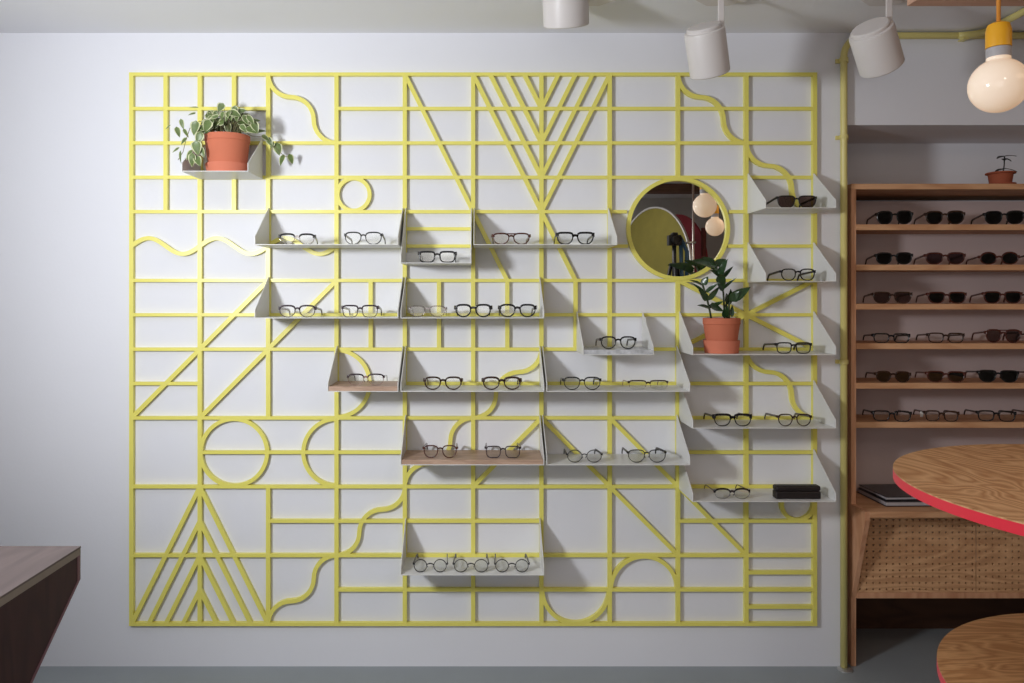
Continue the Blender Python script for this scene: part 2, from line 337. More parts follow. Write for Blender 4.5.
# ------------------------------------------------------------------ glasses
SHAPES = {  # nt, nb, taper, brow factor, aspect hint
    'round': (2.0, 2.0, 0.0), 'panto': (3.0, 2.1, .11), 'rect': (4.2, 3.4, .08), 'way': (3.8, 2.4, .16), 'avi': (3.0, 2.05, .12), 'cat': (3.4, 2.2, .16), 'wing': (2.3, 2.0, .10)}
def outline(a, bb, shape, N=36):
    nt, nb, tp = SHAPES[shape]; pts = []
    for i in range(N):
        th = 2 * PI * i / N; c, s_ = math.cos(th), math.sin(th); n = nt if s_ >= 0 else nb
        x = a * math.copysign(abs(c) ** (2 / n), c); z = bb * math.copysign(abs(s_) ** (2 / n), s_)
        pts.append((x * (1 + tp * z / bb), z, th))
    return pts
def glasses(name, px0, px1, hpx, shelf_z, yf, label, shape='panto', rim=.0022, brow=None, fm='black', lens='lens', lower=None, tm=None, bridge=.0145, yaw=0.0,
            halfrim=False, wire=False, doublebar=False, cat='glasses', group='glasses on the wall shelves', nobridge=False, temple_h=None, tagged=False, price_tag=False):
    zc_ = D + yf
    W = (px1 - px0) * zc_ / F; Hh = hpx * zc_ / F; X = ((px0 + px1) / 2 - VX) * zc_ / F
    brow = rim if brow is None else brow
    kq_ = 1.45 if rim > .0013 else 1.65
    rim *= kq_; brow *= kq_; hpx += .8
    root = thing(name, (X, yf, shelf_z), label, cat, group)
    ep = .0035 if not wire else .003
    a = (W / 2 - bridge / 2 - 2 * rim - ep) / 2; bb = (Hh - rim - brow) / 2
    zc = rim + bb; cx = bridge / 2 + rim + a; dp = .0042 if rim > .0016 else .0018
    fmat = M[fm]; lmat = M[lower] if lower else fmat
    R = Matrix.Rotation(yaw, 4, 'Z')
    T = lambda v: R @ Vector(v) + Vector((X, yf, shelf_z))
    ol = outline(a, bb, shape); N = len(ol)
    m = MB(); m.smooth = True
    for s_ in (1, -1):
        ring_ = []
        for i in range(N):
            x, z, th = ol[i]; x0, z0, _ = ol[i - 1]; x1, z1, _ = ol[(i + 1) % N]
            nx, nz = (z1 - z0), -(x1 - x0); L = math.hypot(nx, nz) or 1; nx /= L; nz /= L
            sb = max(0.0, math.sin(th)); up = sb * sb * (3 - 2 * sb)
            # heavier towards the outer top corner
            t = rim + (brow - rim) * min(1, up * 1.2)
            ring_.append((x, z, x + nx * t, z + nz * t, th))
        for i in range(N):
            j = (i + 1) % N; th = ring_[i][4]
            if halfrim and math.sin(th + PI / N) < -.22: continue
            m.mi = 1 if (lower and math.sin(th + PI / N) < .30) else 0
            vs = []
            for q in (ring_[i], ring_[j]):
                for (x, z, y) in ((q[0], q[1], 0), (q[2], q[3], 0), (q[2], q[3], dp), (q[0], q[1], dp)):
                    vs.append(T((s_ * (cx + x), y, zc + z)))
            fs = [(0, 1, 5, 4), (1, 2, 6, 5), (2, 3, 7, 6), (3, 0, 4, 7)]
            if halfrim: fs += [(0, 1, 2, 3), (4, 5, 6, 7)]
            m.add(vs, fs)
    m.mi = 1 if (lower and not halfrim) else 0; m.smooth = False
    # bridge
    if not nobridge:
        zb = zc + bb * (.52 if shape != 'round' else .25); hb = max(rim, brow * .8) * .75
        xin = bridge / 2 + rim * .6
        path = [T((-xin + 2 * xin * i / 8, dp / 2, zb + .0035 * math.sin(PI * i / 8) - .001)) for i in range(9)]
        m.sweep(path, [(-hb, -dp / 2), (hb, -dp / 2), (hb, dp / 2), (-hb, dp / 2)], R @ Vector((0, 1, 0)))
        if doublebar:
            path = [T((-xin * 2.2 + 4.4 * xin * i / 8, dp / 2, zc + bb + rim * .3)) for i in range(9)]
            m.sweep(path, [(-rim * .6, -dp / 2), (rim * .6, -dp / 2), (rim * .6, dp / 2), (-rim * .6, dp / 2)], R @ Vector((0, 1, 0)))
    # end pieces
    m.mi = 0
    zh = zc + bb * (.80 if shape in ('way', 'rect', 'cat') else .66 if shape != 'round' else .30); eh = max(.0016, brow * .85)
    xo = cx + a * (1 if shape in ('round',) else 1.0)
    for s_ in (1, -1):
        path = [T((s_ * (xo - (.002 if shape != 'round' else .0012)), dp / 2, zh)), T((s_ * (W / 2 - .001), dp / 2, zh + (.002 if shape == 'cat' else .0))), T((s_ * W / 2, dp * 2.2, zh))]
        m.sweep(path, [(-eh, -dp / 2), (eh, -dp / 2), (eh, dp / 2), (-eh, dp / 2)], R @ Vector((0, 1, 0)))
    # nose pads of wire frames
    if wire:
        for s_ in (1, -1):
            m.tube([T((s_ * (bridge / 2 + .001), dp, zc)), T((s_ * (bridge / 2 - .002), .006, zc - .003)), T((s_ * (bridge / 2 - .002), .007, zc - .008))], .0009, 6)
    m.build('front_frame', [fmat, lmat], root)
    # lenses
    for s_ in (1, -1):
        l = MB(); l.prism([T((s_ * (cx + x * 1.01), dp * .45, zc + z * 1.01)) for x, z, th in ol], R @ Vector((0, .0012, 0))); l.build('lens', M[lens], root)
    # temples
    th_ = temple_h or (.0034 if rim > .0016 else .0013); tw = .0016 if rim > .0016 else .0010
    L = min(.132, -yf - .012) if yf < -.02 else .128
    for s_ in (1, -1):
        prof = [(0, zh), (.02, zh * .98), (L * .84, zh * .77), (L * .91, zh * .66), (L * .965, zh * .38), (L, th_ + .0006)]
        pts = []
        for i in range(len(prof) - 1):
            for k in range(4):
                t = k / 4; pts.append((prof[i][0] * (1 - t) + prof[i + 1][0] * t, prof[i][1] * (1 - t) + prof[i + 1][1] * t))
        pts.append(prof[-1])
        q = MB(); q.smooth = True
        q.sweep([T((s_ * (W / 2 - .0006 - .006 * (y / L)), dp * 1.2 + y, z)) for y, z in pts], [(-tw, -th_), (tw, -th_), (tw, th_), (-tw, th_)], (0, 0, 1))
        q.build('temple', M[tm] if tm else fmat, root)
    if price_tag:
        q = MB(); xx = -W / 2 - .003
        q.prism([T((xx, .03, zh)), T((xx - .001, .03, zh - .020)), T((xx + .009, .032, zh - .022)), T((xx + .010, .032, zh - .002))], (0, .0008, 0)); q.build('price_tag', M['tag'], root, label='small white paper tag')
    return root
fy = FY + .030
g = lambda k, *a, **kw: glasses('eyeglasses', a[0], a[1], a[2], SHELF[k] + .0004, kw.pop('yf', fy), a[3], **kw)
g(2, 279, 315, 11.5, 'dark-browed frame with clear lower rims, left end of the upper-left shelf', shape='panto', rim=.0018, brow=.004, lower='clearf', yaw=.10)
g(2, 344, 382.5, 13, 'thin dark rounded frame, right one on the upper-left shelf', shape='panto', rim=.0018, brow=.0030, fm='blackm')
g(3, 418, 456.5, 12, 'thick black rectangular frame alone on the short lipped shelf', shape='rect', rim=.0030, brow=.0042)
g(4, 492, 530.5, 12, 'dark red-brown aviator frame with a straight top bar', shape='avi', rim=.0024, brow=.0034, fm='redt', doublebar=True)
g(4, 556, 594.5, 13, 'bold black frame at the right, on the shelf left of the mirror', shape='way', rim=.0028, brow=.0046)
g(5, 278.5, 316, 12.5, 'plum frame with heavy brow at the left of the second left shelf', shape='panto', rim=.0016, brow=.0038, fm='plum')
g(5, 341.5, 378.5, 12.5, 'squarer plum frame, the right one on the second left shelf', shape='rect', rim=.0016, brow=.0036, fm='plum')
g(6, 408, 446.5, 12, 'see-through frame with dark temple ends, left on the three-pair shelf', shape='panto', rim=.0026, brow=.0034, fm='clearf', tm='clearf')
g(6, 454.5, 492, 13.5, 'thick black frame in the middle of the three-pair shelf', shape='panto', rim=.0032, brow=.0046)
g(6, 498.5, 536.5, 13.5, 'thick black frame at the right end of the three-pair shelf', shape='panto', rim=.0030, brow=.0044)
r = g(7, 777, 817, 13, 'dark sunglasses with smoky brown lenses on the top right shelf', shape='way', rim=.0018, brow=.0028, lens='blens', cat='sunglasses', fm='blackm')
g(8, 780.5, 815.8, 12.5, 'thin black rounded frame on the shelf below the dark sunglasses', shape='panto', rim=.0020, brow=.0028)
g(9, 600, 636.5, 13, 'round black frame on the marble-lined shelf', shape='panto', rim=.0024, brow=.0034)
g(10, 775.8, 812, 11.5, 'black rectangular frame right of the dark green potted plant', shape='rect', rim=.0020, brow=.0030)
g(11, 347, 384.5, 12, 'browline frame with wire lower rims on the short wood-lined shelf', shape='panto', rim=.0009, brow=.0030, fm='plum', lower='rose', wire=True)
g(12, 423.5, 462.5, 13.5, 'dark tortoise frame, left of the two above the wide wood-lined shelf', shape='panto', rim=.0028, brow=.0040, fm='tort')
g(12, 482, 521.5, 13.5, 'dark tortoise frame with chunky corners, right of the two above the wood-lined shelf', shape='panto', rim=.0030, brow=.0046, fm='tort', temple_h=.0044)
g(13, 563, 601.3, 13.2, 'round dark frame, the left one below the marble shelf', shape='panto', rim=.0018, brow=.0030)
g(13, 628, 668.4, 10, 'half-rim metal frame with dark brow, the right one below the marble shelf', shape='rect', rim=.0007, brow=.0026, fm='tort', lower='rose', halfrim=True, tm='rose')
g(14, 422.8, 457.6, 13, 'thin dark rounded frame at the left on the wide wood insert', shape='panto', rim=.0020, brow=.0024, fm='redt')
g(14, 485, 521, 12.2, 'thin dark rectangular frame at the right on the wide wood insert', shape='rect', rim=.0019, brow=.0022, fm='plum')
g(15, 566.5, 602.5, 12.8, 'round gunmetal wire frame right of the wood-lined shelf', shape='round', rim=.0012, brow=.0014, fm='blackm', wire=True)
g(15, 627.5, 666.5, 13, 'dark wire frame with black corner pieces, right end of the wire-frame shelf', shape='panto', rim=.0014, brow=.0020, fm='blackm', wire=True)
g(16, 713.5, 752, 12.8, 'black frame with straight heavy brow, left below the potted plant', shape='way', rim=.0018, brow=.0050)
g(16, 777.5, 812, 12.5, 'rounded black frame with thin temples, right on the two-frame shelf below the plant', shape='panto', rim=.0017, brow=.0026, fm='tort', tm='gun')
g(17, 714, 750.5, 11, 'frame with winged black brows and wire rims beside the black case', shape='wing', rim=.0006, brow=.0036, lower='gun', wire=True)
for px0, px1, w in ((413, 447.5, 'left'), (453, 489, 'middle'), (494.5, 529.5, 'right')):
    g(18, px0, px1, 13, 'round black wire frame, the %s one of three on the lowest shelf' % w, shape='round', rim=.0012, brow=.0012, fm='blackm', wire=True, bridge=.022, yf=FY + .022)

# black case on the lowest right shelf
cl = at(776, 497, FY + .025); cr = at(821.3, 497, FY + .025); zt = SHELF[17] + .0004
m = MB(); m.box(cl.x, cr.x, FY + .025, FY + .060, zt, zt + .026)
case = thing('glasses_case', ((cl.x + cr.x) / 2, FY + .0425, zt), 'matte black hard glasses case on the lowest right shelf', 'case')
m.build('case_base', M['case'], case, bevel=.004)
m = MB(); m.box(cl.x, cr.x, FY + .025, FY + .060, zt + .0262, zt + .044); m.build('case_lid', M['case'], case, bevel=.006)

# ------------------------------------------------------------------ plants
def leaf(m, base, tip, width, normal, curl=.15, n=6, rim=None):
    base = Vector(base); tip = Vector(tip); d = tip - base; L = d.length; t = d.normalized()
    nrm = Vector(normal); nrm = nrm - t * nrm.dot(t)
    if nrm.length < 1e-4: nrm = t.orthogonal()
    nrm.normalize(); sd = t.cross(nrm)
    def pt(u, w, k):            # k: -1..1 across
        return base + t * (L * u) + sd * (w * k) + nrm * (-curl * L * (u * u) + .10 * width * abs(k) + .02 * L * math.sin(u * PI))
    us = [i / n for i in range(n + 1)]
    wd = lambda u: width * .5 * (math.sin(PI * min(1, u ** .62)) ** .85 if 0 < u < 1 else 0.0)
    ks = (-1, -.74, 0, .74, 1) if rim else (-1, 0, 1)
    vs = [pt(u, wd(u), k) for u in us for k in ks]; q = len(ks)
    m.smooth = True
    o = len(m.v); m.v += [tuple(v) for v in vs]
    for i in range(n):
        for k in range(q - 1):
            f = (o + i * q + k, o + i * q + k + 1, o + (i + 1) * q + k + 1, o + (i + 1) * q + k)
            m.f.append(f); m.sm.append(True)
            m.m.append(1 if rim and (k in (0, q - 2)) else 0)
    m.smooth = False
def pot(root, x, y, z, r_top, r_bot, h, r_s, h_s, pm, sm_):
    m = MB(); m.smooth = True
    m.lathe([(0, h_s * .25), (r_bot, h_s * .25), (r_top - .002, h - .022), (r_top, h - .02), (r_top, h), (r_top - .006, h), (r_top - .008, h - .012), (r_bot * .9, h_s), (0, h_s)], 44, (x, y, z))
    m.build('pot', M[pm], root, autosmooth=True)
    m = MB(); m.lathe([(0, 0), (r_s * .93, 0), (r_s, h_s * .85), (r_s, h_s), (r_s - .004, h_s), (r_s - .008, h_s * .2), (0, h_s * .2)], 44, (x, y, z)); m.build('saucer', M[sm_], root, autosmooth=True)
    m = MB(); m.lathe([(0, h - .010), (r_top * .6, h - .011), (r_top - .007, h - .014), (r_top - .012, h - .02), (0, h - .02)], 32, (x, y, z)); m.build('soil', M['soil'], root)
# trailing variegated plant
py_ = -.118; z0 = SHELF[1] + .0004
pc = at(227.5, 170, py_); k_ = (D + py_) / F
p1 = thing('potted_plant', (pc.x, py_, z0), 'trailing cream-edged plant in a terracotta pot at the upper left of the grid', 'plant', 'potted plants')
h1 = 38 * k_
pot(p1, pc.x, py_, z0, 22 * k_, 18 * k_, h1, 21 * k_, 9.5 * k_, 'terra', 'terra2')
fol = MB(); st = MB()
top = Vector((pc.x, py_, z0 + h1 - .004))
rr = random.Random(3)
def lf(px, py, ang, ln, wd, dy):      # leaf whose middle sits at a photo position, pointing at ang (deg, image, 0=right, 90=down)
    y = py_ + dy; c = at(px, py, y); a = math.radians(ang)
    d = Vector((math.cos(a), rr.uniform(-.6, .3), -math.sin(a))).normalized() * ln * k_
    leaf(fol, c - d / 2, c + d / 2, wd * k_, (rr.uniform(-.5, .5), -1, .55), curl=rr.uniform(.05, .25), rim=True)
    return c - d / 2
# dense crown
for i in range(78):
    a = rr.uniform(-1, 1); px = 226 + a * 31; hh = (21 if i % 6 else 26) * (1 - .6 * abs(a) ** 1.6)
    py = 131 - rr.uniform(.0, 1) * hh
    ang = 90 - a * 65 + rr.uniform(-75, 75)
    dy = rr.uniform(-.05, .06)
    bse = lf(px, py, ang, rr.uniform(9, 14), rr.uniform(5.5, 9.5), dy)
    st.tube([top + Vector((a * .03, dy * .5, -.002)), (top + bse) / 2 + Vector((0, 0, .012)), bse], .0009, 5)
# trailing stems with leaves
def trail(pts, leaves):
    P = [at(x, y, py_ + dy) for x, y, dy in pts]; 
    st.tube(P, .0011, 6, up=(0, 1, 0))
    for a in leaves: lf(*a)
trail([(215, 131, -.02), (200, 121, -.04), (190, 128, -.05), (186, 140, -.05), (183, 152, -.05), (178, 160, -.04)],
      [(203, 122, 150, 9, 4, -.04), (194, 107, 182, 9, 2, -.03), (192, 114, 160, 8, 4, -.03), (195, 128, 100, 15, 10, -.05), (207, 126, 100, 14, 10, -.06), (182, 124, 75, 11, 5, -.04), (178, 132, 70, 11, 6, -.05), (184, 141, 120, 9, 6, -.05), (176, 150, 150, 9, 4, -.05), (180, 157, 105, 13, 4, -.05), (168, 127, 130, 7, 2, -.03), (186, 133, 60, 10, 4, -.04)])
trail([(212, 132, -.05), (203, 134, -.07), (197, 145, -.075), (195, 158, -.075), (192, 166, -.07)],
      [(199, 138, 110, 13, 9, -.075), (197, 148, 80, 15, 11, -.08), (192, 160, 100, 14, 8, -.078), (198, 161, 60, 13, 8, -.08), (202, 152, 70, 12, 7, -.075), (189, 155, 120, 12, 7, -.07)])
trail([(242, 131, -.03), (252, 136, -.01), (264, 137, .025), (269, 141, .045), (277, 149, .062), (284, 156, .068), (291, 158, .070)],
      [(261, 131, -10, 11, 5, -.0), (270, 142, 60, 11, 7, .045), (278, 149, 85, 14, 11, .062), (282, 160, 100, 14, 7, .068), (291, 159, 70, 11, 7, .066), (266, 138, 30, 10, 6, .03), (252, 130, 20, 13, 9, -.03), (272, 145, 120, 8, 5, .05)])
fol.build('leaves', [M['leaf'], M['cream']], p1); st.build('stems', M['stem'], p1)

# dark upright plant
py2 = -.115; z2 = SHELF[10] + .0004; k2 = (D + py2) / F; pc2 = at(721.5, 352, py2)
p2 = thing('potted_plant', (pc2.x, py2, z2), 'dark green upright plant in a terracotta pot below the round mirror', 'plant', 'potted plants')
h2 = 34.6 * k2
pot(p2, pc2.x, py2, z2, 18.2 * k2, 14.0 * k2, h2, 17.6 * k2, 12.5 * k2, 'terra', 'terra2')
fol = MB(); st = MB(); Q = lambda x, y, dy: at(690 + x / 5.69, 240 + y / 5.69, py2 + dy)
for pts in ([(122, 455, 0), (112, 400, -.005), (98, 340, -.01), (72, 255, -.015)], [(198, 455, .01), (190, 300, .01), (165, 200, 0), (140, 125, -.015)],
            [(222, 455, -.01), (222, 370, -.015), (235, 330, -.02), (300, 290, -.03)], [(212, 455, .02), (205, 370, .03), (230, 300, .03)]):
    st.tube([Q(*p) for p in pts], 0.0034, 7, up=(0, 1, 0))
for i, (x0, y0, x1, y1, w, dy) in enumerate([
    (72, 258, 2, 224, 16, -.01), (72, 255, 104, 208, 30, -.02), (82, 300, 8, 240, 18, -.015), (86, 300, 165, 240, 18, -.01), (98, 345, 52, 282, 34, -.02), (102, 345, 170, 262, 22, -.02),
    (112, 388, 46, 368, 22, -.01), (112, 388, 192, 346, 22, 0), (108, 372, 192, 404, 38, -.03), (150, 150, 12, 112, 44, -.03), (145, 130, 70, 95, 26, 0), (150, 150, 205, 108, 40, -.01),
    (165, 205, 212, 108, 30, -.02), (178, 222, 246, 148, 18, .0), (160, 195, 196, 282, 42, -.03), (186, 280, 262, 212, 14, .01), (190, 290, 150, 225, 30, -.01), (222, 350, 346, 264, 44, -.04),
    (215, 365, 235, 282, 34, -.01), (232, 345, 282, 290, 36, -.03), (238, 440, 240, 368, 18, -.01), (205, 440, 212, 370, 18, -.03), (165, 200, 118, 172, 30, -.02), (225, 372, 205, 300, 26, .02), (190, 440, 196, 380, 14, 0), (150, 160, 100, 150, 34, -.035)]):
    leaf(fol, Q(x0, y0, dy), Q(x1, y1, dy - .012 + .02 * (i % 3 - 1)), w * k2 / 5.69 * 1.45, (rr.uniform(-.4, .4), -1, .8), curl=.08)
fol.build('leaves', M['zz'], p2); st.build('stems', M['zzstem'], p2)

# ------------------------------------------------------------------ bookcase in the recess
BX0 = (851.3 - VX) / S; BX1 = 2.70; BT = .0175
ZTOP = EYE - (189.3 - VY) / S
ZC = .580; ZB = EYE - (592.2 - VY) / S
BD = .185
bc = thing('display_bookcase', ((BX0 + BX1) / 2, 0, 0), 'tall plywood display case in the recess filled with rows of sunglasses', 'bookcase')
def side(x):
    m = MB(); m.prism([(x, .316, 0), (x, 0, 0), (x, 0, ZB - .02), (x, -.10, ZC - .03), (x, -.10, ZC), (x, 0, ZC), (x, 0, ZTOP), (x, .316, ZTOP)], (BT, 0, 0)); m.build('side_panel', M['plyv'], bc, bevel=.001)
side(BX0); side(BX1 - BT)
xi0, xi1 = BX0 + BT, BX1 - BT
m = MB(); m.box(xi0, xi1, BD, BD + .01, ZC, ZTOP - .0205); m.build('back_panel', M['backpanel'], bc)
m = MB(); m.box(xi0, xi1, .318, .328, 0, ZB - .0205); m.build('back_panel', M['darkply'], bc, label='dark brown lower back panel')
m = MB(); m.box(BX0, BX1, -.001, .32, ZTOP, ZTOP + .020); m.build('top_board', M['ply'], bc, bevel=.001)
ROWZ = {}
for i, y in enumerate((224.3, 264.6, 303.8, 343.4, 383.0, 422.2)):
    z = EYE - (y - VY) / S; ROWZ[i] = z
    m = MB(); m.box(xi0, xi1, 0.0, BD - .0005, z - .0205, z); m.build('shelf_board', M['ply'], bc, bevel=.001)
m = MB(); m.box(xi0, xi1, -.10, BD - .0005, ZC - .021, ZC); m.build('counter_board', M['ply'], bc, bevel=.001)
m = MB(); m.box(xi0, xi1, -.006, .317, ZB - .020, ZB); m.build('bottom_board', M['plyv'], bc, bevel=.001)
# slanted pegboard with real holes
pz0, pz1 = ZB + .0005, ZC - .0215
py0, py1 = -.004, -.004
def pegpanel(xa, xb):
    sp = .0225; L = math.hypot(pz1 - pz0, py1 - py0); nc = int((xb - xa) / sp); nr = int(L / sp)
    sx = (xb - xa) / nc; sv = L / nr; r = .0036; t = Vector((0, py1 - py0, pz1 - pz0)) / L
    m = MB()
    P = lambda u, v: Vector((xa + u, py0, pz0)) + t * v
    for i in range(nc):
        for j in range(nr):
            u0, v0 = i * sx, j * sv; cu, cv = u0 + sx / 2, v0 + sv / 2
            sq = [(u0, v0), (cu, v0), (u0 + sx, v0), (u0 + sx, cv), (u0 + sx, v0 + sv), (cu, v0 + sv), (u0, v0 + sv), (u0, cv)]
            an = [225, 270, 315, 0, 45, 90, 135, 180]
            ci = [(cu + r * math.cos(math.radians(a)), cv + r * math.sin(math.radians(a))) for a in an]
            nrm = t.cross(Vector((1, 0, 0))) * -1
            dpt = Vector((0, .006, 0))
            vs = [P(*q) for q in sq] + [P(*q) for q in ci] + [P(*q) + dpt for q in ci]
            m.add(vs, [(k, (k + 1) % 8, 8 + (k + 1) % 8, 8 + k) for k in range(8)] + [(8 + k, 8 + (k + 1) % 8, 16 + (k + 1) % 8, 16 + k) for k in range(8)])
    m.build('pegboard_panel', M['peg'], bc)
xs = (976 - VX) * (D - .004) / F
pegpanel(xi0 + .0005, xs - .0008); pegpanel(xs + .0008, xs + .40); pegpanel(xs + .4016, xi1 - .0005)

NC = 'sunglasses in the plywood display case'
ordn = ['top', 'second', 'third', 'fourth', 'fifth', 'bottom']; pos = ['leftmost', 'second from left', 'third from left', 'fourth from left']
niche = [
 [(877.4, 912, 14, 'panto', 'black', 'dlens', 'black round'), (926.6, 963.5, 14, 'panto', 'tort', 'dlens', 'dark tortoise'), (986, 1023, 14, 'panto', 'black', 'glens', 'black wide'), (1032, 1068, 14, 'panto', 'redt', 'dlens', 'red-brown')],
 [(876.5, 911.7, 12.5, 'panto', 'black', 'dlens', 'black cat-eyed'), (926.6, 964, 12.5, 'panto', 'redt', 'mlens', 'red-brown light-lensed'), (981, 1017.6, 13, 'round', 'redt', 'glens', 'red-brown round'), (1029, 1065, 12.5, 'panto', 'tort', 'dlens', 'tortoise')],
 [(874, 911, 12, 'way', 'tort', 'blens', 'brown flat-topped'), (929, 965, 12, 'way', 'redt', 'dlens', 'red-brown square'), (985, 1020.6, 12.5, 'way', 'redt', 'dlens', 'dark red square'), (1031, 1066, 12, 'way', 'tort', 'dlens', 'tortoise')],
 [(874, 909, 10, 'rect', 'black', 'lens', 'black rectangular clear-lensed'), (929, 963, 10.5, 'rect', 'tort', 'lens', 'tortoise rectangular clear-lensed'), (987, 1020, 14, 'avi', 'redt', 'blens', 'red-brown aviator'), (1034, 1068, 12, 'panto', 'tort', 'lens', 'tortoise')],
 [(876.5, 910, 11.5, 'panto', 'tort', 'dlens', 'tortoise dark-lensed'), (928, 964, 11.5, 'way', 'redt', 'glens', 'red-brown smoke-lensed'), (980, 1017, 12.5, 'way', 'black', 'glens', 'black smoke-lensed'), (1031, 1066, 12, 'way', 'redt', 'dlens', 'red-brown')],
 [(873.5, 910.5, 11, 'rect', 'black', 'lens', 'black rectangular clear-lensed'), (926, 958, 11, 'rect', 'tort', 'lens', 'tortoise clear-lensed, tagged'), (979, 1014.5, 11, 'rect', 'black', 'lens', 'black clear-lensed'), (1029, 1064, 11, 'rect', 'tort', 'lens', 'tortoise')]]
for i, row in enumerate(niche):
    for j, (a, b_, h, shp, fm, ln, desc) in enumerate(row):
        clear = ln == 'lens'
        glasses('eyeglasses' if clear else 'sunglasses', a, b_, h, ROWZ[i] + .0004, .014, '%s pair, %s on the %s plywood shelf' % (desc, pos[j], ordn[i]), shape=shp, rim=.0022, brow=.0036, fm=fm, lens=ln,
                cat='glasses' if clear else 'sunglasses', group=NC, doublebar=shp == 'avi', yaw=(-.17, -.19, -.20, -.18)[j], temple_h=.0030, price_tag=(i == 5 and j == 1))

# small plant on the case
zt = ZTOP + .0204; yq = .05; kq = (D + yq) / F; xq = (1000.5 - VX) * kq
p3 = thing('potted_plant', (xq, yq, zt), 'tiny dark seedling in a small terracotta pot on top of the plywood case', 'plant', 'potted plants')
m = MB(); m.lathe([(0, .003), (9.5 * kq, .003), (11 * kq, .040), (13.2 * kq, .0415), (13.2 * kq, .046), (11.5 * kq, .048), (10.3 * kq, .044), (9 * kq, .008), (0, .008)], 36, (xq, yq, zt)); m.build('pot', M['terra_dark'], p3, autosmooth=True)
m = MB(); m.lathe([(0, 0), (13 * kq, 0), (13.5 * kq, .006), (12 * kq, .006), (11 * kq, .0025), (0, .0025)], 36, (xq, yq, zt)); m.build('saucer', M['terra_dark'], p3, autosmooth=True)
m = MB(); m.lathe([(0, .042), (10.2 * kq, .042), (10 * kq, .038), (0, .038)], 24, (xq, yq, zt)); m.build('soil', M['soil'], p3)
st = MB(); x3 = (1004.5 - VX) * kq
st.tube([(xq + .008, yq, zt + .04), (x3 - .001, yq, zt + .075), (x3, yq, zt + .108)], .0022, 7, up=(0, 1, 0)); st.build('stems', M['purple'], p3)
fol = MB()
for dx, dz0, dx1, dz1, w, dy in ((0, .106, -.035, .098, .014, -.01), (0, .106, .037, .108, .013, -.01), (0, .096, -.016, .088, .012, -.02), (0, .098, .012, .086, .012, -.02), (-.002, .06, -.043, .050, .013, -.01), (-.002, .062, .040, .052, .013, -.01), (0, .106, .0, .11, .012, .03)):
    leaf(fol, (x3 + dx, yq, zt + dz0), (x3 + dx1, yq + dy, zt + dz1), w * 1.7, (0, -.25, 1), curl=.1)
fol.build('leaves', M['purple'], p3)

# books on the counter of the case
def book(x0, x1, y0, y1, z, h, rot, label):
    cx, cy = (x0 + x1) / 2, (y0 + y1) / 2; w, d = (x1 - x0), (y1 - y0)
    root = thing('book', (cx, cy, z), label, 'book', 'dark books on the case counter')
    R = Matrix.Rotation(rot, 4, 'Z')
    def part(nm, bx, mt):
        m = MB(); m.box(*bx); m.v = [tuple(R @ Vector(v) + Vector((cx, cy, z))) for v in m.v]; m.build(nm, mt, root, bevel=.0006)
    part('cover', (-w / 2, w / 2, -d / 2, d / 2, 0, .0025), M['bookd']); part('cover', (-w / 2, w / 2, -d / 2, d / 2, h - .0025, h), M['bookd'])
    part('pages', (-w / 2 + .003, w / 2 - .003, -d / 2 + .003, d / 2 - .003, .0026, h - .0026), M['pages'])
book(1.435, 1.76, -.035, .165, ZC + .0005, .018, .02, 'dark book with pale page edges lying at the bottom of the stack')
book(1.440, 1.75, -.018, .165, ZC + .019, .013, .05, 'thin dark book lying on top of the other dark book')

# ------------------------------------------------------------------ yellow conduit
yp = -.020; rp = .0118; xp = (843.8 - VX) * (D + yp) / F; zp = CEIL - .016
cond = thing('conduit_pipe', (xp, yp, 0), 'yellow conduit running up the wall corner and along the ceiling edge', 'pipe')
path = [(xp, yp, .008), (xp, yp, CEIL - .10)] + [(xp + .075 - .075 * math.cos(a), yp, CEIL - .091 + .075 * math.sin(a)) for a in [PI / 2 * i / 8 for i in range(9)]] + [(2.6, yp, zp)]
m = MB(); m.tube(path, rp, 14, up=(0, 1, 0)); m.build('pipe', M['pipe'], cond)
xj = (966 - VX) * (D + yp) / F
path = [(xj - .03, yp - .004, zp - .001), (xj - .01, yp - .008, zp - .001)] + [(xj - .01 + .05 * math.sin(a), yp - .012 - .05 * (1 - math.cos(a)), zp - .001) for a in [PI / 2 * i / 8 for i in range(1, 9)]] + [(xj + .04, -1.6, zp - .001)]
m = MB(); m.tube(path, rp, 14, up=(0, 0, 1)); m.build('branch_pipe', M['pipe'], cond)
def clip(px, py, vertical=True):
    c = at(px, py, yp); m = MB()
    if vertical: m.box(c.x - .022, c.x + .022, -.009, -.0005, c.z - .007, c.z + .007); m.lathe([(rp + .0005, -.007), (rp + .003, -.007), (rp + .003, .007), (rp + .0005, .007), (rp + .0005, -.007)], 20, (c.x, yp, c.z), cap=False)
    else: m.box(c.x - .010, c.x + .010, yp - rp - .002, -.0005, zp - rp - .004, zp - rp + .001)
    m.build('pipe_clip', M['pipe'], cond)
for y in (60, 137, 362): clip(843.8, y)
clip(964, 38, False)
m = MB(); m.lathe([(0, 0), (.026, 0), (.026, .004), (.016, .008), (0, .008)], 24, (xp, yp - .008, 0.0003)); m.build('floor_flange', M['silver'], cond)

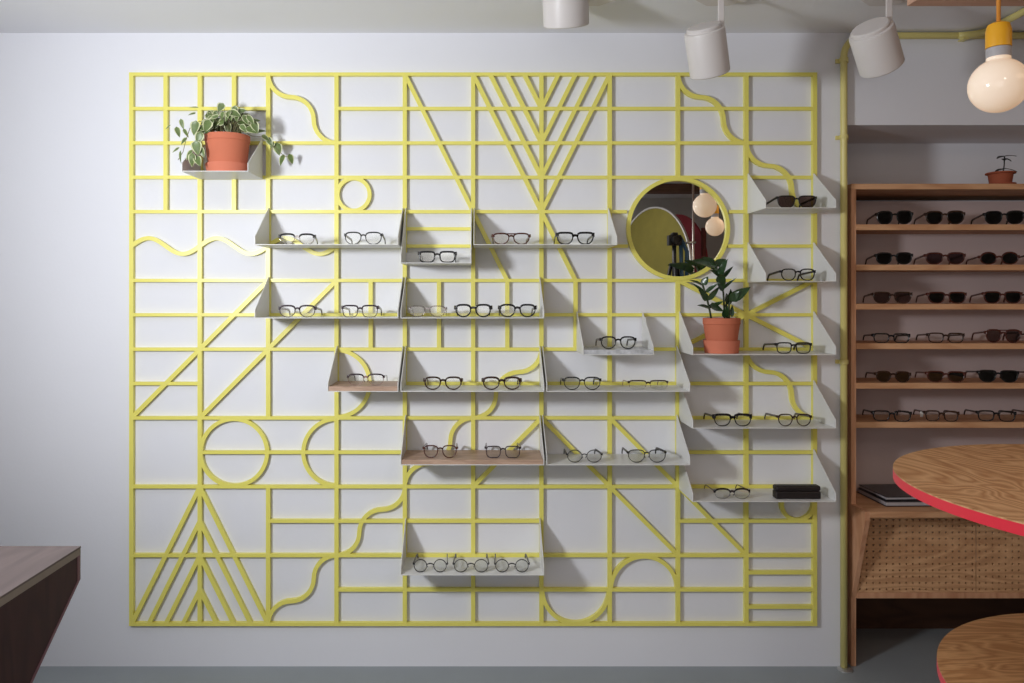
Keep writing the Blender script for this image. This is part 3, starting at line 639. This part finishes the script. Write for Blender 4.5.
# ------------------------------------------------------------------ spotlights
def spot(px, py, y, diam, length, roll, pitch, armpx, label):
    c = at(px, py, y)
    root = thing('spotlight', (c.x, y, CEIL), label, 'spotlight', 'white ceiling spotlights')
    Rm = Matrix.Rotation(math.radians(roll), 4, 'Y') @ Matrix.Rotation(math.radians(pitch), 4, 'X')
    Rm = Matrix.Translation(c) @ Rm
    r = diam / 2; h = length / 2
    m = MB(); m.lathe([(0, h), (r * .80, h), (r * .86, h - .004), (r * .86, h - .012), (r * .97, h - .014), (r, h - .02), (r, -h + .003), (r - .003, -h), (r - .006, -h + .003), (r - .008, h * .2), (0, h * .2)], 48, mat4=Rm); m.build('housing', M['lamp'], root, autosmooth=True)
    m = MB(); m.lathe([(0, -h * .2), (r * .55, -h * .05), (r * .55, h * .15), (0, h * .15)], 24, mat4=Rm); m.build('bulb', M['lampin'], root)
    ax = at(armpx, 0, y).x; side = Rm @ Vector((r * .6, 0, h * .62))
    az = side.z
    m = MB(); m.box(ax - .0095, ax + .0095, y - .0035 , y + .0035, az - .01, CEIL - .028); m.v = [tuple(v) for v in m.v]
    m.build('arm', M['lamp'], root, bevel=.002)
    k = MB(); k.lathe([(0, -.006), (.012, -.006), (.012, .010), (0, .010)], 16, mat4=Matrix.Translation((ax, y, az + .002)) @ Matrix.Rotation(PI / 2, 4, 'Y')); k.build('pivot', M['lamp'], root, autosmooth=True)
    m = MB(); m.lathe([(0, -.03), (.085, -.03), (.095, -.022), (.095, -.0005), (0, -.0005)], 8, (ax + .012, y, CEIL), mat4=Matrix.Rotation(PI / 8, 4, 'Z')); m.build('ceiling_plate', M['lamp'], root)
spot(565.5, -2, -.42, .140, .160, -5, 26, 588, 'white cylinder spotlight at the top middle, leftmost of three')
spot(707, 50, -.42, .120, .146, -17, 26, 721, 'white cylinder spotlight above the curved bars, middle of three')
spot(876, 47, -.42, .128, .140, -33, 26, 889, 'white tilted cylinder spotlight, rightmost of three')

# ------------------------------------------------------------------ wooden canopy and opal pendants
cz = CEIL - .078
can = thing('ceiling_panel', (2.1, -1.6, cz), 'plywood panel hung under the ceiling above the pendant bulb', 'ceiling panel')
m = MB(); m.box(1.275, 3.0, -3.0, -.47, cz, cz + .03); m.build('board', M['canopy'], can, bevel=.001)
for hx, hy in ((1.6, -.9), (2.7, -.9), (1.6, -2.6), (2.7, -2.6)):
    m = MB(); m.box(hx - .04, hx + .04, hy - .02, hy + .02, cz + .0305, CEIL - .0005); m.build('hanger', M['canopy'], can)
def pendant(x, y, z, label):
    root = thing('pendant_lamp', (x, y, z), label, 'lamp', 'globe pendants below the plywood panel')
    R = .0580
    pr = [(R * math.sin(a), -R * math.cos(a)) for a in [PI * i / 24 for i in range(22)]] + [(.0235, .056), (.0225, .064), (0, .064)]
    m = MB(); m.smooth = True; m.lathe(pr, 48, (x, y, z)); m.build('bulb', M['bulb'], root)
    m = MB(); m.lathe([(0, .060), (.0235, .060), (.024, .080), (0, .080)], 32, (x, y, z)); m.build('collar', M['collar'], root, autosmooth=True)
    m = MB(); m.lathe([(0, .081), (.0245, .081), (.0245, .118), (.021, .131), (.012, .136), (0, .136)], 32, (x, y, z)); m.build('socket', M['socket'], root, autosmooth=True)
    m = MB(); m.tube([(x, y, z + .136), (x, y, CEIL - .0785)], .0042, 8, up=(0, 1, 0)); m.build('cord', M['cord'], root)
    return root
ypd = -(D - .605 * D)
pv = at(998.5, 85.5, ypd); pendant(pv.x, ypd, pv.z, 'opal globe pendant with an orange socket hanging at the top right')
pendant(1.475, -2.1, EYE + .445, 'second opal globe pendant, seen only in the round mirror')

# ------------------------------------------------------------------ two-tier round table
tx, ty = 1.473, -1.19
tab = thing('tiered_table', (tx, ty, 0), 'two-tier round oak display table with red edges at the right', 'table')
def disc(R, z, dx, dy, mt):
    th = .024
    m = MB(); m.lathe([(0, -th), (R - .0025, -th), (R - .0025, -.0025), (R, -.0025), (R, 0), (0, 0)], 120, (tx + dx, ty + dy, z)); o = m.build('tabletop', mt, tab, loc=(tx + dx, ty + dy, z), autosmooth=True)
    m = MB(); m.lathe([(R - .0024, -th), (R + .0002, -th), (R + .0002, -.0026), (R - .0024, -.0026), (R - .0024, -th)], 120, (tx + dx, ty + dy, z), cap=False); m.build('edge_band', M['red'], o, autosmooth=True, label='bright red edge band')
disc(.534, EYE - .41, -.002, .028, M['oak'])
disc(.491, EYE - .82, -.003, -.070, M['oaklow'])
m = MB(); m.lathe([(0, .02), (.03, .02), (.03, EYE - .8445), (0, EYE - .8445)], 24, (tx, ty, 0)); m.build('post', M['plyv'], tab, autosmooth=True)
m = MB(); m.lathe([(0, EYE - .8195), (.03, EYE - .8195), (.03, EYE - .4345), (0, EYE - .4345)], 24, (tx, ty, 0)); m.build('post', M['plyv'], tab, autosmooth=True)
m = MB(); m.lathe([(0, 0.0003), (.26, 0.0003), (.26, .016), (.25, .02), (0, .02)], 48, (tx, ty, 0)); m.build('base', M['ply'], tab, autosmooth=True)

# ------------------------------------------------------------------ counter at the left
HT = .80; dzc = EYE - HT; zfar = dzc * F / (546.0 - VY); ycn = -(D - zfar); Xe = (81 - VX) / F * zfar
def cy(px, py): z = Xe * F / (px - VX); return (-(D - z), EYE - (py - VY) * z / F)
a1 = cy(81, 579); a2 = cy(33, 683)
sl = (a2[1] - a1[1]) / (a2[0] - a1[0]); y0f = a2[0] + (0.0 - a2[1]) / sl
X0c = Xe - 1.7; yn = -3.05
cnt = thing('counter', (Xe - .85, ycn - .6, 0), 'dark stained plywood counter with a greyish top at the lower left', 'counter')
m = MB(); m.box(X0c, Xe, yn, ycn, HT - .004, HT); m.build('worktop', M['counter'], cnt)
m = MB(); m.box(X0c, Xe - .0005, yn, ycn - .0005, HT - .018, HT - .0042); m.build('worktop_edge', M['counteredge'], cnt)
for x in (Xe - .026, X0c):
    m = MB(); m.prism([(x, ycn - .012, HT - .0185), (x, a1[0] - .012, a1[1]), (x, y0f - .012, 0), (x, yn + .05, 0), (x, yn + .05, HT - .0185)], (.024, 0, 0)); m.build('end_panel', M['counterdark'], cnt)
m = MB(); m.prism([(X0c, ycn, HT - .0182), (X0c, a1[0], a1[1]), (X0c, y0f, 0.0005), (X0c, y0f - .011, 0.0005), (X0c, a1[0] - .0115, a1[1]), (X0c, ycn - .0115, HT - .0182)], (Xe - .001 - X0c, 0, 0)); m.build('front_panel', M['countermauve'], cnt)

# ------------------------------------------------------------------ things behind the camera, seen in the mirror
def mv(mx, my, zr): zv = D + zr; return Vector(((mx - VX) * zv / F, -zr, EYE - (my - VY) * zv / F))
def standing_disc(mx, my, zr, R, yaw, mt, name, label, rimm, cat):
    c = mv(mx, my, zr); root = thing(name, (c.x, c.y, 0), label, cat)
    T = Matrix.Translation(c) @ Matrix.Rotation(yaw, 4, 'Z') @ Matrix.Rotation(PI / 2, 4, 'X')
    m = MB(); m.lathe([(0, -.004), (R - .012, -.004), (R - .012, .004), (0, .004)], 72, mat4=T); m.build('panel', mt, root)
    m = MB(); m.lathe([(R - .012, -.009), (R, -.009), (R, .009), (R - .012, .009), (R - .012, -.009)], 72, mat4=T, cap=False); m.build('rim', rimm, root)
    m = MB(); m.tube([(c.x, c.y, .01), (c.x, c.y, c.z - R + .005)], .012, 10, up=(0, 1, 0)); m.lathe([(0, 0.0003), (.18, 0.0003), (.18, .012), (0, .012)], 32, (c.x, c.y, 0)); m.build('stand', M['blackm'], root)
standing_disc(652, 267, 3.35, .49, math.radians(68), M['olive'], 'reflector_disc', 'olive round panel with a pale rim, reflected in the round mirror', M['silver'], 'reflector')
standing_disc(675, 266, 4.0, .47, math.radians(72), M['crimson'], 'fabric_disc', 'crimson round panel behind the olive one, reflected in the round mirror', M['crimson'], 'panel')
c = mv(673.5, 238, 2.72); t = thing('camera_tripod', (c.x, c.y, 0), 'camera on a dark tripod, reflected in the round mirror', 'camera')
m = MB(); m.box(c.x - .045, c.x + .045, c.y - .03, c.y + .03, c.z - .036, c.z + .036); m.box(c.x - .02, c.x + .02, c.y - .03, c.y + .03, c.z + .036, c.z + .054); m.build('camera_body', M['camera'], t, bevel=.006)
m = MB(); m.lathe([(0, .030), (.027, .030), (.027, .085), (.031, .105), (.026, .105), (.023, .08), (0, .08)], 28, mat4=Matrix.Translation(c) @ Matrix.Rotation(-PI / 2, 4, 'X')); m.build('camera_lens', M['blackm'], t, autosmooth=True)
m = MB(); m.tube([(c.x + .044, c.y, c.z + .02), (c.x + .085, c.y + .02, c.z - .08), (c.x + .08, c.y + .02, c.z - .35), (c.x + .06, c.y + .02, c.z - .40), (c.x + .05, c.y + .02, c.z - .30), (c.x + .046, c.y, c.z - .02)], .014, 6, up=(0, 1, 0)); m.build('strap', M['strap'], t)
m = MB(); m.tube([(c.x, c.y, c.z - .037), (c.x, c.y, c.z - .55)], .015, 10, up=(0, 1, 0)); m.build('centre_column', M['camera'], t)
for a in (90, 210, 330):
    a = math.radians(a); m = MB(); m.tube([(c.x + .02 * math.cos(a), c.y + .02 * math.sin(a), c.z - .16), (c.x + .36 * math.cos(a), c.y + .36 * math.sin(a), .014)], .013, 8, up=(0, 0, 1)); m.build('leg', M['camera'], t)
c = mv(692.5, 230, 2.75); t = thing('light_stand', (c.x, c.y, 0), 'pale thin pole with a short cross arm, reflected in the round mirror', 'stand')
m = MB(); m.tube([(c.x, c.y, .01), (c.x, c.y, CEIL - .001)], .008, 8, up=(0, 1, 0)); m.build('pole', M['silver'], t)
zc = mv(690, 240, 2.75).z
m = MB(); m.tube([(c.x - .075, c.y + .01, zc - .005), (c.x + .015, c.y + .01, zc)], .008, 8, up=(0, 1, 0)); m.build('arm', M['silver'], t)
m = MB(); m.lathe([(0, 0.0003), (.12, 0.0003), (.12, .01), (0, .01)], 28, (c.x, c.y, 0)); m.build('base', M['silver'], t)
c = mv(703, 240, 3.3); m = MB(); m.tube([(c.x, c.y, 0.0005), (c.x, c.y, EYE + .55)], .020, 12, up=(0, 1, 0)); m.lathe([(0, .0003), (.15, .0003), (.15, .012), (0, .012)], 28, (c.x, c.y, 0)); o = m.build('post', M['poled'], loc=(c.x, c.y, 0)); tag(o, 'dark red-brown post on a round foot, reflected in the round mirror', 'post')

# ------------------------------------------------------------------ light
def aim(o, target): o.rotation_euler = (Vector(target) - o.location).to_track_quat('-Z', 'Y').to_euler()
l = bpy.data.lights.new('key', 'SPOT'); l.energy = 126; l.spot_size = math.radians(150); l.spot_blend = 1.0; l.shadow_soft_size = .13; l.color = (.93, .96, 1.0)
o = bpy.data.objects.new('key_light', l); C.objects.link(o); o.location = (-1.35, -1.9, EYE + .27); aim(o, (.18, 0, EYE + .48))
l = bpy.data.lights.new('fill', 'AREA'); l.energy = 18; l.shape = 'RECTANGLE'; l.size = 2.4; l.size_y = 1.5; l.color = (1.0, .96, .94)  # unseen soft fill added behind the camera to lift wall and ceiling
o = bpy.data.objects.new('fill_light', l); C.objects.link(o); o.location = (-.9, -4.25, 1.35); aim(o, (-.9, 0, 2.3))
l = bpy.data.lights.new('warm_fill', 'AREA'); l.energy = 5; l.shape = 'DISK'; l.size = 1.0; l.color = (1.0, .74, .52)  # added warm fill with no lamp body, tints the right side and tables
o = bpy.data.objects.new('warm_fill_light', l); C.objects.link(o); o.location = (2.1, -1.9, CEIL - .08)
l = bpy.data.lights.new('rear', 'AREA'); l.energy = 6; l.shape = 'DISK'; l.size = .3; l.color = (1.0, .93, .86)  # added fill, brightens the rear wall and discs reflected in the mirror
o = bpy.data.objects.new('rear_fill_light', l); C.objects.link(o); o.location = (.8, -2.9, CEIL - .02)
w = bpy.data.worlds.new('world'); bpy.context.scene.world = w; w.use_nodes = True
w.node_tree.nodes['Background'].inputs['Color'].default_value = (.8, .85, 1, 1); w.node_tree.nodes['Background'].inputs['Strength'].default_value = .2

# ------------------------------------------------------------------ camera
cam = bpy.data.cameras.new('camera'); co = bpy.data.objects.new('camera', cam); C.objects.link(co)
cam.sensor_width = 36; cam.sensor_fit = 'HORIZONTAL'; cam.lens = F / 1024 * 36
cam.shift_x = (512 - VX) / 1024; cam.shift_y = (VY - 341.5) / 1024
co.location = (0, -D, EYE); co.rotation_euler = (PI / 2, 0, 0); cam.clip_start = .05
sc = bpy.context.scene; sc.camera = co
sc.view_settings.view_transform = 'Standard'; sc.view_settings.look = 'None'; sc.view_settings.exposure = 0; sc.view_settings.gamma = 1
sc.view_settings.use_curve_mapping = False
sc.cycles.max_bounces = 10; sc.cycles.transparent_max_bounces = 24
sc.cycles.sample_clamp_indirect = 6
